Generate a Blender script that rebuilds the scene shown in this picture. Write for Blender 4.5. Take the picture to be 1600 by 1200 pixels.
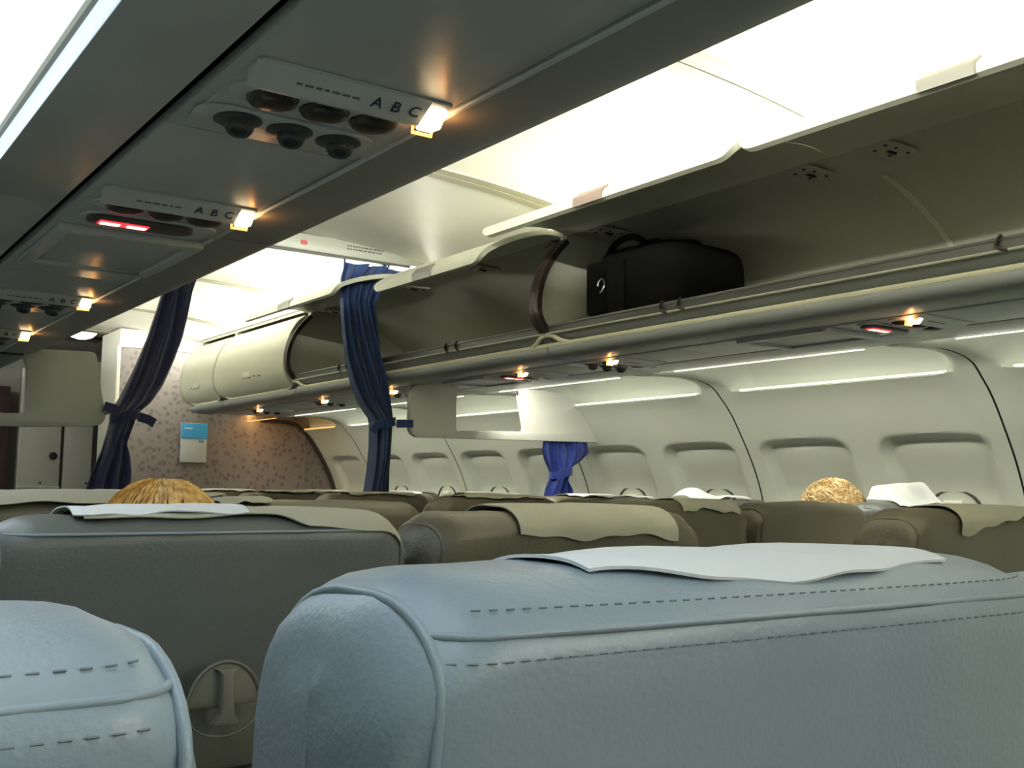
import bpy, bmesh, math, random
from mathutils import Vector, Matrix, noise

for o in list(bpy.data.objects):
    bpy.data.objects.remove(o)
S = bpy.context.scene
COL = S.collection
PI = math.pi

# ------------------------------------------------------------------ camera, world, exposure
cam = bpy.data.cameras.new('camera')
cam.sensor_width = 36.0
cam.lens = 36.0 * 1640 / 1600
cam.clip_start = 0.02
co = bpy.data.objects.new('camera', cam)
COL.objects.link(co)
_yaw, _pitch, _roll = math.radians(-35.559), math.radians(5.655), math.radians(0.7)
co.matrix_world = (Matrix.Translation((-1.38, 0, 1.25)) @ Matrix.Rotation(_yaw, 4, 'Z')
                   @ Matrix.Rotation(PI / 2 + _pitch, 4, 'X') @ Matrix.Rotation(_roll, 4, 'Z'))
S.camera = co
w = bpy.data.worlds.new('world')
S.world = w
w.use_nodes = True
w.node_tree.nodes['Background'].inputs[0].default_value = (0.01, 0.012, 0.02, 1)
w.node_tree.nodes['Background'].inputs[1].default_value = 1.0
S.view_settings.view_transform = 'Standard'
S.view_settings.look = 'None'
S.view_settings.gamma = 1.0
S.view_settings.use_curve_mapping = False
S.view_settings.exposure = 0.0


def area(name, loc, direction, sx, sy, power, color):
    l = bpy.data.lights.new(name, 'AREA')
    l.shape = 'RECTANGLE'
    l.size, l.size_y = sx, sy
    l.energy = power
    l.color = color
    o = bpy.data.objects.new(name, l)
    COL.objects.link(o)
    d = Vector(direction).normalized()
    zax = -d
    xax = Vector((0, 1, 0))                      # long side runs along the cabin
    yax = zax.cross(xax)
    m = Matrix((xax, yax, zax)).transposed().to_4x4()
    m.translation = Vector(loc)
    o.matrix_world = m
    return o


COVE = (1.0, 0.99, 0.86)
SIDE_R = (1.0, 0.97, 0.80)
SIDE_L = (0.80, 0.93, 1.0)
RIB = [-2.60, -1.54, -0.48, 0.585, 1.645, 2.705, 3.77, 4.835, 5.90, 6.96]
# fluorescent tubes in the coves above the bins; the ceiling section just before the curtain is switched off
for i in range(len(RIB) - 1):
    if abs(RIB[i] - 2.705) < .01:
        continue
    a, b = RIB[i] + .10, min(RIB[i + 1] - .10, 6.40)
    for sx in (1, -1):
        area('cove_light', (sx * .93, (a + b) / 2, 2.125), (-sx, 0, .12), b - a, .06, 56 * (b - a) / .86 * (.6 if b > 6 else 1), COVE)
# sidewall tubes behind the lip of the service panels
JOINT = [-1.448, -.382, .684, 1.75, 2.816, 3.882, 4.948, 6.014, 7.08]
for i in range(len(JOINT) - 1):
    a, b = JOINT[i] + .10, JOINT[i + 1] - .06
    warm = JOINT[i] > 5.9
    area('sidewall_light', (1.222, (a + b) / 2, 1.715), (.20, 0, -.98), b - a, .03, 6.0 if not warm else 3.0,
         SIDE_R if not warm else (1.0, .52, .16))
area('entry_light', (.2, 7.9, 2.2), (0, 0, -1), .5, .3, 1.0, (1, .95, .85))


# ------------------------------------------------------------------ materials
def lin(c):
    return tuple(((x / 255) / 12.92 if x / 255 <= .04045 else ((x / 255 + .055) / 1.055) ** 2.4) for x in c)


def mat(name, rgb, rough=.5, var=.05, scale=8, bump=0, bscale=200, metal=0, spec=.5, sheen=0, emit=None, estr=0, bdist=.002):
    m = bpy.data.materials.new(name)
    m.use_nodes = True
    nt = m.node_tree
    b = nt.nodes['Principled BSDF']
    b.inputs['Roughness'].default_value = rough
    b.inputs['Metallic'].default_value = metal
    b.inputs['Specular IOR Level'].default_value = spec
    b.inputs['Sheen Weight'].default_value = sheen
    c = lin(rgb)
    tc = nt.nodes.new('ShaderNodeTexCoord')
    if emit is not None:
        b.inputs['Base Color'].default_value = (*c, 1)
        b.inputs['Emission Color'].default_value = (*emit, 1)
        b.inputs['Emission Strength'].default_value = estr
        return m
    n = nt.nodes.new('ShaderNodeTexNoise')
    n.inputs['Scale'].default_value = scale
    n.inputs['Detail'].default_value = 4
    nt.links.new(tc.outputs['Object'], n.inputs['Vector'])
    r = nt.nodes.new('ShaderNodeValToRGB')
    r.color_ramp.elements[0].position = .3
    r.color_ramp.elements[1].position = .7
    r.color_ramp.elements[0].color = (*[x * (1 - var) for x in c], 1)
    r.color_ramp.elements[1].color = (*[min(1, x * (1 + var)) for x in c], 1)
    nt.links.new(n.outputs['Fac'], r.inputs['Fac'])
    nt.links.new(r.outputs['Color'], b.inputs['Base Color'])
    if bump:
        n2 = nt.nodes.new('ShaderNodeTexNoise')
        n2.inputs['Scale'].default_value = bscale
        n2.inputs['Detail'].default_value = 3
        nt.links.new(tc.outputs['Object'], n2.inputs['Vector'])
        bp = nt.nodes.new('ShaderNodeBump')
        bp.inputs['Strength'].default_value = bump
        bp.inputs['Distance'].default_value = bdist
        nt.links.new(n2.outputs['Fac'], bp.inputs['Height'])
        nt.links.new(bp.outputs['Normal'], b.inputs['Normal'])
    return m


M = {}
M['ceiling'] = mat('ceiling_paint', (226, 224, 212), .5, .02)
M['rib'] = mat('rib_plastic', (156, 152, 128), .5, .02)
M['wall'] = mat('sidewall_plastic', (193, 198, 187), .45, .03, 5, .15, 500)
M['bin'] = mat('bin_plastic', (198, 199, 182), .36, .03, 4, .08, 300)
M['bin_in'] = mat('bin_lining', (174, 174, 160), .5, .05, 6)
M['fascia'] = mat('bin_fascia', (148, 152, 152), .40, .03, 4, .06, 300)
M['psu'] = mat('service_panel_plastic', (182, 188, 190), .36, .04, 6, .08, 300)
M['psu_light'] = mat('service_unit_plastic', (192, 199, 201), .4, .02)
M['strip'] = mat('lit_ledge_plastic', (226, 222, 196), .4, .02)  # paler than the fascia: ceiling light caught on the ledge put into the colour
M['grey_dark'] = mat('dark_grey_plastic', (70, 70, 70), .4, .05)
M['metal_rail'] = mat('rail_metal', (150, 150, 145), .35, .03, metal=.6)
M['rail_band'] = mat('rail_band_grey', (58, 60, 58), .45, .04)
M['black'] = mat('black_gap', (14, 13, 16), .6, .05)
M['gasket'] = mat('gasket_rubber', (52, 44, 40), .45, .1)
M['tab'] = mat('latch_grey', (128, 126, 120), .4, .03)
M['tab_pink'] = mat('latch_rosy_grey', (132, 114, 106), .4, .03)
M['letter'] = mat('print_ink', (45, 60, 74), .6, .05)
M['print_grey'] = mat('faded_print', (112, 118, 122), .6, .05)
M['knob'] = mat('vent_plastic', (66, 72, 76), .35, .08)
M['bowl'] = mat('lamp_bowl', (46, 43, 40), .3, .15)
M['orange'] = mat('lamp_lens_amber', (255, 150, 60), .3, emit=(1.0, .30, .05), estr=6)
M['orange_core'] = mat('lamp_lens_hot', (255, 220, 170), .3, emit=(1.0, .72, .40), estr=7)
M['red_core'] = mat('sign_red_hot', (255, 180, 160), .3, emit=(1.0, .28, .22), estr=6)
M['red'] = mat('sign_red', (255, 30, 40), .3, emit=(1.0, .02, .03), estr=3)
M['leather'] = mat('grey_leather', (94, 98, 95), .42, .06, 3, .35, 260, bdist=.0012)
M['leather_blue'] = mat('blue_grey_leather', (132, 145, 154), .40, .05, 2.5, .22, 330, bdist=.0015)
M['leather_side'] = mat('taupe_leather', (96, 92, 76), .42, .10, 6, .4, 200, bdist=.0015)
M['seat_plastic'] = mat('seat_shell_plastic', (104, 102, 88), .5, .04, 8, .1, 300)
M['stitch'] = mat('stitch_thread', (104, 112, 117), .7, .05)
M['cloth_white'] = mat('white_cover_paper', (214, 216, 218), .8, .03, 10, .2, 60)
M['cloth_beige'] = mat('beige_cover_cloth', (168, 167, 150), .85, .04, 12, .25, 80)
M['divider'] = mat('divider_plastic', (142, 145, 134), .4, .02, 6, .08, 300)
M['divider_lit'] = mat('divider_lit_panel', (205, 206, 200), .3, .02)  # lighter copy of the divider plastic, sidewall light put into its colour
M['navy'] = mat('navy_curtain', (14, 16, 62), .75, .12, 14, .3, 400, sheen=.3)
M['blue'] = mat('blue_curtain', (15, 50, 100), .75, .12, 14, .3, 400, sheen=.3)
M['lamplit'] = mat('lamplit_curtain', (8, 40, 126), .75, .12, 14, .3, 400, sheen=.3)  # brighter blue holds the side lamp's light falling on this cloth
M['white'] = mat('white_paint', (190, 190, 180), .45, .02)
M['door_dark'] = mat('maroon_door', (104, 84, 84), .5, .1, 3)
M['carpet'] = mat('carpet', (44, 48, 58), .9, .2, 60, .5, 300)
M['bag'] = mat('black_nylon', (5, 5, 6), .9, .2, 20, .4, 120, spec=.15)
M['ring'] = mat('chrome_ring', (200, 200, 200), .2, .02, metal=1)
M['skin'] = mat('skin', (196, 150, 122), .5, .05)
M['shirt'] = mat('grey_shirt', (90, 96, 110), .8, .08)
M['sign_blue'] = mat('card_blue', (58, 150, 205), .5, .03)
M['sign_white'] = mat('card_white', (190, 194, 196), .5, .03)
M['lamp_white'] = mat('entry_lamp_lens', (255, 255, 250), .3, emit=(1, .98, .94), estr=3)
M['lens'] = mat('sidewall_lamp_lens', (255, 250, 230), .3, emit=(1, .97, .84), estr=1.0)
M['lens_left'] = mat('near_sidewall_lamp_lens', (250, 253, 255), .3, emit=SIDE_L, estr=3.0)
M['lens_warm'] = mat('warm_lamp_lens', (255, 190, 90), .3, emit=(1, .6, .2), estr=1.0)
M['shade'] = mat('window_shade', (178, 176, 166), .5, .03)
M['handle_white'] = mat('shade_handle', (228, 226, 218), .35, .02)
M['red_sticker'] = mat('red_sticker', (170, 50, 50), .5, .05)
M['glass_night'] = mat('night_glass', (16, 10, 16), .1, .05)


def hair_mat(name, c0, c1):
    m = bpy.data.materials.new(name)
    m.use_nodes = True
    nt = m.node_tree
    b = nt.nodes['Principled BSDF']
    b.inputs['Roughness'].default_value = .5
    tc = nt.nodes.new('ShaderNodeTexCoord')
    mp = nt.nodes.new('ShaderNodeMapping')
    mp.inputs['Scale'].default_value = (60, 60, 6)
    n = nt.nodes.new('ShaderNodeTexNoise')
    n.inputs['Scale'].default_value = 1.5
    n.inputs['Detail'].default_value = 4
    r = nt.nodes.new('ShaderNodeValToRGB')
    r.color_ramp.elements[0].position = .35
    r.color_ramp.elements[1].position = .65
    r.color_ramp.elements[0].color = (*lin(c0), 1)
    r.color_ramp.elements[1].color = (*lin(c1), 1)
    nt.links.new(tc.outputs['Object'], mp.inputs['Vector'])
    nt.links.new(mp.outputs['Vector'], n.inputs['Vector'])
    nt.links.new(n.outputs['Fac'], r.inputs['Fac'])
    nt.links.new(r.outputs['Color'], b.inputs['Base Color'])
    return m


M['hair_gold'] = hair_mat('golden_hair', (172, 124, 52), (222, 182, 108))
M['hair_blond'] = hair_mat('pale_blond_hair', (196, 160, 104), (236, 214, 170))


def bulkhead_mat():
    m = bpy.data.materials.new('patterned_laminate')
    m.use_nodes = True
    nt = m.node_tree
    b = nt.nodes['Principled BSDF']
    b.inputs['Roughness'].default_value = .5
    tc = nt.nodes.new('ShaderNodeTexCoord')
    v = nt.nodes.new('ShaderNodeTexVoronoi')
    v.inputs['Scale'].default_value = 26
    n = nt.nodes.new('ShaderNodeTexNoise')
    n.inputs['Scale'].default_value = 60
    n.inputs['Detail'].default_value = 2
    nt.links.new(tc.outputs['Object'], v.inputs['Vector'])
    nt.links.new(tc.outputs['Object'], n.inputs['Vector'])
    ad = nt.nodes.new('ShaderNodeMath')
    ad.operation = 'MULTIPLY_ADD'
    ad.inputs[1].default_value = .55
    nt.links.new(n.outputs['Fac'], ad.inputs[0])
    nt.links.new(v.outputs['Distance'], ad.inputs[2])
    r = nt.nodes.new('ShaderNodeValToRGB')
    r.color_ramp.elements[0].position = .46
    r.color_ramp.elements[1].position = .74
    r.color_ramp.elements[0].color = (*lin((94, 84, 86)), 1)
    r.color_ramp.elements[1].color = (*lin((120, 113, 110)), 1)
    nt.links.new(ad.outputs[0], r.inputs['Fac'])
    nt.links.new(r.outputs['Color'], b.inputs['Base Color'])
    return m


M['bulkhead'] = bulkhead_mat()


# ------------------------------------------------------------------ builders
def reg(o, label=None, cat=None, group=None, kind=None):
    if label: o['label'] = label
    if cat: o['category'] = cat
    if group: o['group'] = group
    if kind: o['kind'] = kind
    return o


def empty(name, loc=(0, 0, 0), parent=None, **kw):
    o = bpy.data.objects.new(name, None)
    o.empty_display_size = .1
    o.location = loc
    COL.objects.link(o)
    if parent: o.parent = parent
    return reg(o, **kw)


class MB:
    def __init__(s):
        s.v, s.f = [], []

    def add(s, vs, fs):
        k = len(s.v)
        s.v += [tuple(p) for p in vs]
        s.f += [tuple(i + k for i in f) for f in fs]
        return s

    def box(s, c, d, rot=None):
        vs = []
        for x in (-.5, .5):
            for y in (-.5, .5):
                for z in (-.5, .5):
                    p = Vector((x * d[0], y * d[1], z * d[2]))
                    if rot is not None: p = rot @ p
                    vs.append(p + Vector(c))
        return s.add(vs, [(0, 1, 3, 2), (4, 6, 7, 5), (0, 4, 5, 1), (2, 3, 7, 6), (0, 2, 6, 4), (1, 5, 7, 3)])

    def loft(s, rings, closed=True, caps=True):
        n = len(rings[0])
        vs = [p for r in rings for p in r]
        fs = []
        for i in range(len(rings) - 1):
            for j in range(n if closed else n - 1):
                a, b = i * n + j, i * n + (j + 1) % n
                fs.append((a, b, b + n, a + n))
        if caps and closed:
            fs.append(tuple(range(n))[::-1])
            fs.append(tuple(range((len(rings) - 1) * n, len(rings) * n)))
        return s.add(vs, fs)

    def prism_y(s, poly, y0, y1):
        return s.loft([[(x, y0, z) for x, z in poly], [(x, y1, z) for x, z in poly]])

    def prism(s, pts, vec):
        return s.loft([[Vector(p) for p in pts], [Vector(p) + Vector(vec) for p in pts]])

    def tube(s, path, r, n=8, caps=True):
        path = [Vector(p) for p in path]
        rings = []
        up = None
        for i, p in enumerate(path):
            t = (path[min(i + 1, len(path) - 1)] - path[max(i - 1, 0)]).normalized()
            if up is None:
                up = Vector((0, 0, 1)) if abs(t.z) < .9 else Vector((1, 0, 0))
            a = t.cross(up).normalized()
            up = a.cross(t).normalized()
            rr = r[i] if isinstance(r, (list, tuple)) else r
            rings.append([p + (a * math.cos(2 * PI * k / n) + up * math.sin(2 * PI * k / n)) * rr for k in range(n)])
        return s.loft(rings, True, caps)

    def lathe(s, c, prof, axis=(0, 0, 1), n=20):
        ax = Vector(axis).normalized()
        a = ax.orthogonal().normalized()
        b = ax.cross(a)
        rings = [[Vector(c) + ax * h + (a * math.cos(2 * PI * k / n) + b * math.sin(2 * PI * k / n)) * max(r, 1e-4)
                  for k in range(n)] for r, h in prof]
        return s.loft(rings)

    def grid(s, nu, nv, fn):
        vs = [fn(i / nu, j / nv) for i in range(nu + 1) for j in range(nv + 1)]
        fs = [(i * (nv + 1) + j, (i + 1) * (nv + 1) + j, (i + 1) * (nv + 1) + j + 1, i * (nv + 1) + j + 1)
              for i in range(nu) for j in range(nv)]
        return s.add(vs, fs)

    def mirror(s):
        s.v = [(-x, y, z) for x, y, z in s.v]
        s.f = [f[::-1] for f in s.f]
        return s

    def mesh(s, name, m, bevel=0, seg=2, smooth=True, angle=40, solid=0):
        me = bpy.data.meshes.new(name)
        bm = bmesh.new()
        vs = [bm.verts.new(p) for p in s.v]
        for f in s.f:
            try:
                bm.faces.new([vs[i] for i in f])
            except ValueError:
                pass
        bmesh.ops.remove_doubles(bm, verts=bm.verts, dist=1e-6)
        if not solid:
            bmesh.ops.recalc_face_normals(bm, faces=bm.faces)
        if bevel:
            es = [e for e in bm.edges if e.is_manifold and e.calc_face_angle(0) > .5]
            bmesh.ops.bevel(bm, geom=es, offset=bevel, segments=seg, profile=.5, affect='EDGES', clamp_overlap=True)
        if solid:
            bmesh.ops.recalc_face_normals(bm, faces=bm.faces)
            bm.normal_update()
            ov = list(bm.verts)
            of = list(bm.faces)
            rim = [e for e in bm.edges if e.is_boundary]
            cp = {v: bm.verts.new(v.co - v.normal * solid) for v in ov}
            for f in of: bm.faces.new([cp[v] for v in reversed(f.verts)])
            for e in rim:
                a, b = e.link_loops[0].vert, e.link_loops[0].link_loop_next.vert
                bm.faces.new((b, a, cp[a], cp[b]))
        bm.to_mesh(me)
        bm.free()
        if smooth:
            me.shade_smooth()
            me.set_sharp_from_angle(angle=math.radians(angle))
        me.materials.append(M[m] if isinstance(m, str) else m)
        return me

    def build(s, name, m, parent=None, loc=None, **kw):
        tags = {k: kw.pop(k) for k in ('label', 'cat', 'group', 'kind') if k in kw}
        o = bpy.data.objects.new(name, s.mesh(name, m, **kw))
        if loc is not None: o.location = loc
        COL.objects.link(o)
        if parent: o.parent = parent
        return reg(o, **tags)


def offset_poly(pts, t):
    out = []
    n = len(pts)
    for i in range(n):
        a, b = Vector(pts[max(i - 1, 0)]), Vector(pts[min(i + 1, n - 1)])
        d = (b - a).normalized()
        out.append((pts[i][0] - d.y * t, pts[i][1] + d.x * t))
    return out


def sstep(a, b, x):
    t = max(0, min(1, (x - a) / (b - a)))
    return t * t * (3 - 2 * t)


def resample(pts, n):
    P = [Vector(p) for p in pts]
    L = [0]
    for a, b in zip(P, P[1:]): L.append(L[-1] + (b - a).length)
    out = []
    for k in range(n):
        t = L[-1] * k / (n - 1)
        i = 0
        while i < len(P) - 2 and L[i + 1] < t: i += 1
        f = (t - L[i]) / max(1e-9, L[i + 1] - L[i])
        out.append(P[i].lerp(P[i + 1], min(1, f)))
    return out


def spline(pts, per=6):
    P = [Vector(p) for p in pts]
    out = []
    for i in range(len(P) - 1):
        p0, p1, p2, p3 = P[max(i - 1, 0)], P[i], P[i + 1], P[min(i + 2, len(P) - 1)]
        for k in range(per):
            t = k / per
            out.append(.5 * ((2 * p1) + (p2 - p0) * t + (2 * p0 - 5 * p1 + 4 * p2 - p3) * t * t + (3 * p1 - p0 - 3 * p2 + p3) * t ** 3))
    out.append(P[-1])
    return out


# ------------------------------------------------------------------ the setting
YB, YF = -2.6, 9.4
MB().box((0, (YB + YF) / 2, -.03), (4.0, YF - YB, .06)).build('floor', 'carpet', kind='structure',
                                                              label='dark carpeted cabin floor hidden under the seats', cat='floor')
MB().box((0, YB - .03, 1.2), (4.0, .06, 2.6)).build('wall_back', 'wall', kind='structure', label='cabin end wall behind the viewer', cat='wall')
MB().box((0, YF + .03, 1.2), (4.0, .06, 2.6)).build('wall_front', 'white', kind='structure', label='forward end wall beyond the entry area', cat='wall')

# ceiling: one panel between each pair of ribs
ceil = empty('ceiling', (0, 0, 0), kind='structure', label='curved white cabin ceiling of lit panels between ribs', cat='ceiling')


def ceil_z(x):
    return 2.222 - .052 * (abs(x) / .78) ** 2.4


for i in range(len(RIB) - 1):
    a, b = RIB[i] + .045, RIB[i + 1] - .045
    m = MB()
    m.grid(24, 6, lambda u, v: (-.97 + 1.94 * u, a + (b - a) * v, ceil_z(-.97 + 1.94 * u) + .006 * math.sin(PI * v) ** .3))
    m.build('ceiling_panel', 'ceiling', ceil, solid=.004)
for y in RIB:
    rp = None
    for s in (-1, 1):
        m = MB()
        ya, yb = (y - .046, y - .003) if s < 0 else (y + .003, y + .046)
        rings = []
        for k in range(25):
            x = -.97 + 1.94 * k / 24
            z = ceil_z(x)
            rings.append([(x, ya, z + .004), (x, ya, z - .007), (x, yb, z - .007), (x, yb, z + .004)])
        m.loft(rings).build('rib', 'rib', ceil, bevel=0)
MB().grid(24, 2, lambda u, v: (-1 + 2 * u, YB + (7.0 - YB) * v, ceil_z(-1 + 2 * u) + .03)).build('backing', 'grey_dark', ceil, solid=.01)
MB().box((0, 8.2, 2.30), (4.0, 2.4, .03)).build('entry_panel', 'ceiling', ceil)
MB().box((0, 7.02, 2.33), (4.0, .04, .22)).build('entry_step', 'rib', ceil)
for sx in (1, -1):
    MB().box((sx * 1.0, (YB + 7) / 2, 2.15), (.02, 7 - YB, .2)).build('cove_back', 'ceiling', ceil)

# side walls
WALL = spline([(1.60, 1.625), (1.67, 1.56), (1.74, 1.46), (1.81, 1.34), (1.86, 1.21), (1.885, 1.05), (1.885, .85), (1.85, .5), (1.78, .02)], 8)


def wall_x(z):
    for p, q in zip(WALL, WALL[1:]):
        if q.y <= z <= p.y:
            t = (p.y - z) / max(1e-9, p.y - q.y)
            return p.x + (q.x - p.x) * t
    return WALL[0].x if z > WALL[0].y else WALL[-1].x


RIBP = resample(spline([(1.19, 1.700), (1.20, 1.664), (1.30, 1.668), (1.42, 1.672), (1.52, 1.662), (1.575, 1.645), (1.60, 1.628)], 6), 22)
NICHE = resample([(1.19, 1.740), (1.192, 1.752), (1.35, 1.768), (1.50, 1.760), (1.60, 1.735), (1.645, 1.69), (1.655, 1.645), (1.652, 1.632), (1.622, 1.622), (1.600, 1.618)], 22)
NICHE_L = [Vector((p.x if p.x > 1.3 else 1.158 + (p.x - 1.19) * 1.3, p.y)) for p in NICHE]
ZS = [1.60, 1.57, 1.54, 1.515, 1.49, 1.475, 1.462, 1.454, 1.447, 1.440, 1.433, 1.425, 1.415, 1.40, 1.38, 1.355, 1.33, 1.30, 1.27, 1.24, 1.21, 1.18, 1.12, 1.05, .98, .90, .80, .65, .5, .25, .02]


def wall_panel(y0, y1, parent, sgn, fine):
    ys = []
    n = 72 if fine else 18
    for k in range(n + 1): ys.append(y0 + .0035 + (y1 - y0 - .007) * k / n)
    wins = (y0 + .266, y0 + .80)
    rows = []
    for y in ys:
        d = min(y - y0, y1 - y)
        near = y - y0 < y1 - y
        t = sstep(.035, .15, d)
        row = []
        for a, b in zip(RIBP, NICHE if sgn > 0 else NICHE_L):
            # the niche closes to the rib with a rounded end
            tt = t
            if sgn < 0 and a.x < 1.3: a = Vector((1.158 + (a.x - 1.19) * 1.3, a.y))
            p = a.lerp(b, tt)
            row.append((p.x, y, p.y))
        for z in ZS:
            x = wall_x(z)
            for wy in wins:
                top = 1.443 - .010 * (abs(y - wy) / .2) ** 2
                q = abs(y - wy)
                # rounded upper corners
                rr = .06
                hw = .205 - .0 * z
                qx, qz = max(0, q - (hw - rr)), max(0, z - (top - rr))
                dist = math.hypot(qx, qz) - rr if (qx > 0 or qz > 0) else -max(.001, min(hw - q, top - z, rr))
                mask = sstep(.004, -.016 - .034 * sstep(1.42, 1.28, z), dist)
                tx = 1.80 + (1.895 - 1.80) * sstep(1.46, 1.22, z)
                if mask > 0 and z > .85: x = max(x, x + (max(tx, x + .012) - x) * mask)
            row.append((x, y, z))
        rows.append(row)
    m = MB()
    nv = len(rows[0])
    vs = [p for r in rows for p in r]
    fs = [(i * nv + j, i * nv + j + 1, (i + 1) * nv + j + 1, (i + 1) * nv + j) for i in range(len(rows) - 1) for j in range(nv - 1)]
    m.add(vs, fs)
    if sgn < 0: m.mirror()
    o = m.build('panel', 'wall', parent, angle=35)
    return wins


wn = 0
walls = {}
for sgn, side in ((1, 'right'), (-1, 'left')):
    wl = empty('wall_' + side, kind='structure', cat='wall',
               label='pale sidewall of moulded window panels along the %s side of the cabin' % side)
    walls[sgn] = wl
    for i in range(len(JOINT) - 1):
        fine = sgn > 0 and JOINT[i] > .6
        wins = wall_panel(JOINT[i], JOINT[i + 1], wl, sgn, fine)
        # joint seam backing
        m = MB()
        pth = RIBP + [Vector((wall_x(z), z)) for z in ZS]
        m.loft([[(sgn * (p.x + dx), JOINT[i] + dy, p.y + dx) for dx, dy in ((.006, -.012), (.006, .012), (.016, .012), (.016, -.012))] for p in pth])
        m.build('seam', 'grey_dark', wl)
        if sgn < 0: continue
        for wy in wins:
            if wy < 1.2 or wy > 6.2: continue
            wn += 1
            e = empty('window_%d' % wn, (1.9, wy, 1.09), kind='structure', cat='window',
                      label='oval cabin window with grey shade, number %d counted along the right wall from the viewer' % wn)

            def oval(a, hy=.112, hz=.168):
                c, s = math.cos(a), math.sin(a)
                return (hy * math.copysign(abs(c) ** .75, c), hz * math.copysign(abs(s) ** .75, s))
            m = MB()
            path = [(-.006 - .0 * oval(a)[1], oval(a)[0], oval(a)[1]) for a in [2 * PI * k / 40 for k in range(41)]]
            m.tube(path, .006, 6, False).build('frame', 'rail_band', e)
            ring = [oval(2 * PI * k / 40) for k in range(40)]
            MB().prism([(.004, a, b) for a, b in ring], (.004, 0, 0)).build('pane', 'glass_night', e)
            top = [p for p in ring if p[1] >= .118]
            top.sort(key=lambda p: p[0])
            MB().prism([(-.004, a, b) for a, b in top], (.006, 0, 0)).build('shade', 'shade', e)
            MB().box((-.012, 0, .128), (.016, .07, .016)).build('shade_handle', 'handle_white', e, bevel=.004)
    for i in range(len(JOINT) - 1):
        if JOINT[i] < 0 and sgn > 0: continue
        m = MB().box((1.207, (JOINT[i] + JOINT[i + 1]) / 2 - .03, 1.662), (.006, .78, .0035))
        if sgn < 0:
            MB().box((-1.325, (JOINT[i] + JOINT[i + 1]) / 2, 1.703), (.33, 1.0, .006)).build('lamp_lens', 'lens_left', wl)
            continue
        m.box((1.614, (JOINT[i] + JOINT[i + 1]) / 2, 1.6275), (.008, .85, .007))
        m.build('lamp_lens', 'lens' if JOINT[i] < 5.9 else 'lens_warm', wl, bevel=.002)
    # outside skin so that nothing shines in
    m = MB()
    m.loft([[(sgn * x, YB, z), (sgn * x, YF, z), (sgn * (x + .02), YF, z), (sgn * (x + .02), YB, z)] for x, z in
            ((1.80, -.02), (1.93, .5), (1.93, 1.25), (1.80, 1.65), (1.62, 1.85), (1.3, 2.1), (.99, 2.32))])
    m.build('skin', 'grey_dark', wl)

# service channel panels under the bins
tn = 0
for sgn in (1, -1):
    for (x0, x1, segs, nm) in ((.785, 1.025, [-1.5, .3, 1.19, 2.22, 2.76, 3.7, 4.4, 5.2, 6.05], 'inner'),
                               (1.041, 1.20 if sgn > 0 else 1.152, [-1.5, -.45, .60, 1.645, 2.70, 3.76, 4.83, 6.05], 'outer')):
        tn += 1
        e = empty('trim_%d' % tn, kind='structure', cat='panel',
                  label='%s row of service channel panels under the %s bins' % (nm, 'far' if sgn > 0 else 'near'))
        for a, b in zip(segs, segs[1:]):
            m = MB().box(((x0 + x1) / 2, (a + b) / 2, 1.672), (x1 - x0, b - a - .003, .014))
            if nm == 'outer':
                m.box((x1 - .004, (a + b) / 2, 1.682), (.008, b - a - .003, .03))
            if sgn < 0: m.mirror()
            m.build('panel', 'psu', e, bevel=.0015)
        m = MB().box(((x0 + x1) / 2 + .003, 2.27, 1.70), (x1 - x0 + .024 * (nm == 'inner') - .01, 7.5, .02))
        if sgn < 0: m.mirror()
        m.build('backing', 'black', e)

# bulkhead at the front of the cabin, on the window side
bk = empty('wall_bulkhead', (0, 0, 0), kind='structure', cat='wall', label='mauve patterned bulkhead across the front of the far seats')
out = [(.38, .0), (.38, 2.09), (.99, 2.15), (1.2, 1.95), (1.60, 1.70), (1.76, 1.48), (1.86, 1.25), (1.88, 1.0), (1.8, 0)]
MB().prism_y(out, 6.60, 6.62).build('face', 'bulkhead', bk)
MB().prism_y([(.385, 0), (.385, 2.2), (1.86, 2.2), (1.86, 0)], 6.625, 7.05).build('cabinet', 'white', bk)
MB().box((.372, 6.605, 1.045), (.022, .03, 2.09)).build('corner_trim', 'white', bk, bevel=.003)
MB().box((.68, 6.595, 2.095), (.62, .02, .025)).build('top_trim', 'white', bk, bevel=.003)
MB().box((1.62, 6.597, .8), (.008, .008, 1.6)).build('joint_strip', 'bulkhead', bk)
MB().tube([(x - .004, 6.59, z) for x, z in spline([(1.30, 1.675), (1.52, 1.665), (1.62, 1.60), (1.72, 1.47), (1.80, 1.33), (1.85, 1.2)], 5)], .012, 8).build('edge_seal', 'gasket', bk)
MB().box((.375, 6.83, 1.69), (.012, .42, .012)).build('side_seam', 'rail_band', bk)

# forward entry: door frame, monument, dark door
mo = empty('wall_monument', (.45, 8.5, 0), kind='structure', cat='wall', label='white entry monument with a round lock, seen past the divider')
MB().box((-.11, .03, 1.05), (.285, .06, 2.1)).build('panel', 'white', mo, bevel=.004)
MB().box((.16, .03, 1.05), (.205, .06, 2.1)).build('panel', 'white', mo, bevel=.004)
MB().box((.045, .045, 1.05), (.035, .05, 2.1)).build('gap', 'gasket', mo)
MB().lathe((-.02, 0, 1.45), [(.028, .0), (.028, .012), (.02, .016), (.0, .016)], (0, -1, 0)).build('lock', 'black', mo)
for sxx in (-.10, .23):
    MB().lathe((sxx, 0, 1.245), [(.008, .0), (.008, .006), (.0, .007)], (0, -1, 0), 10).build('screw', 'black', mo)
MB().box((-.26, .03, 1.05), (.012, .07, 2.1)).build('edge_trim', 'handle_white', mo)
MB().box((-.11, -.01, 1.215), (.29, .012, .012)).build('sill', 'handle_white', mo)
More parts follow.
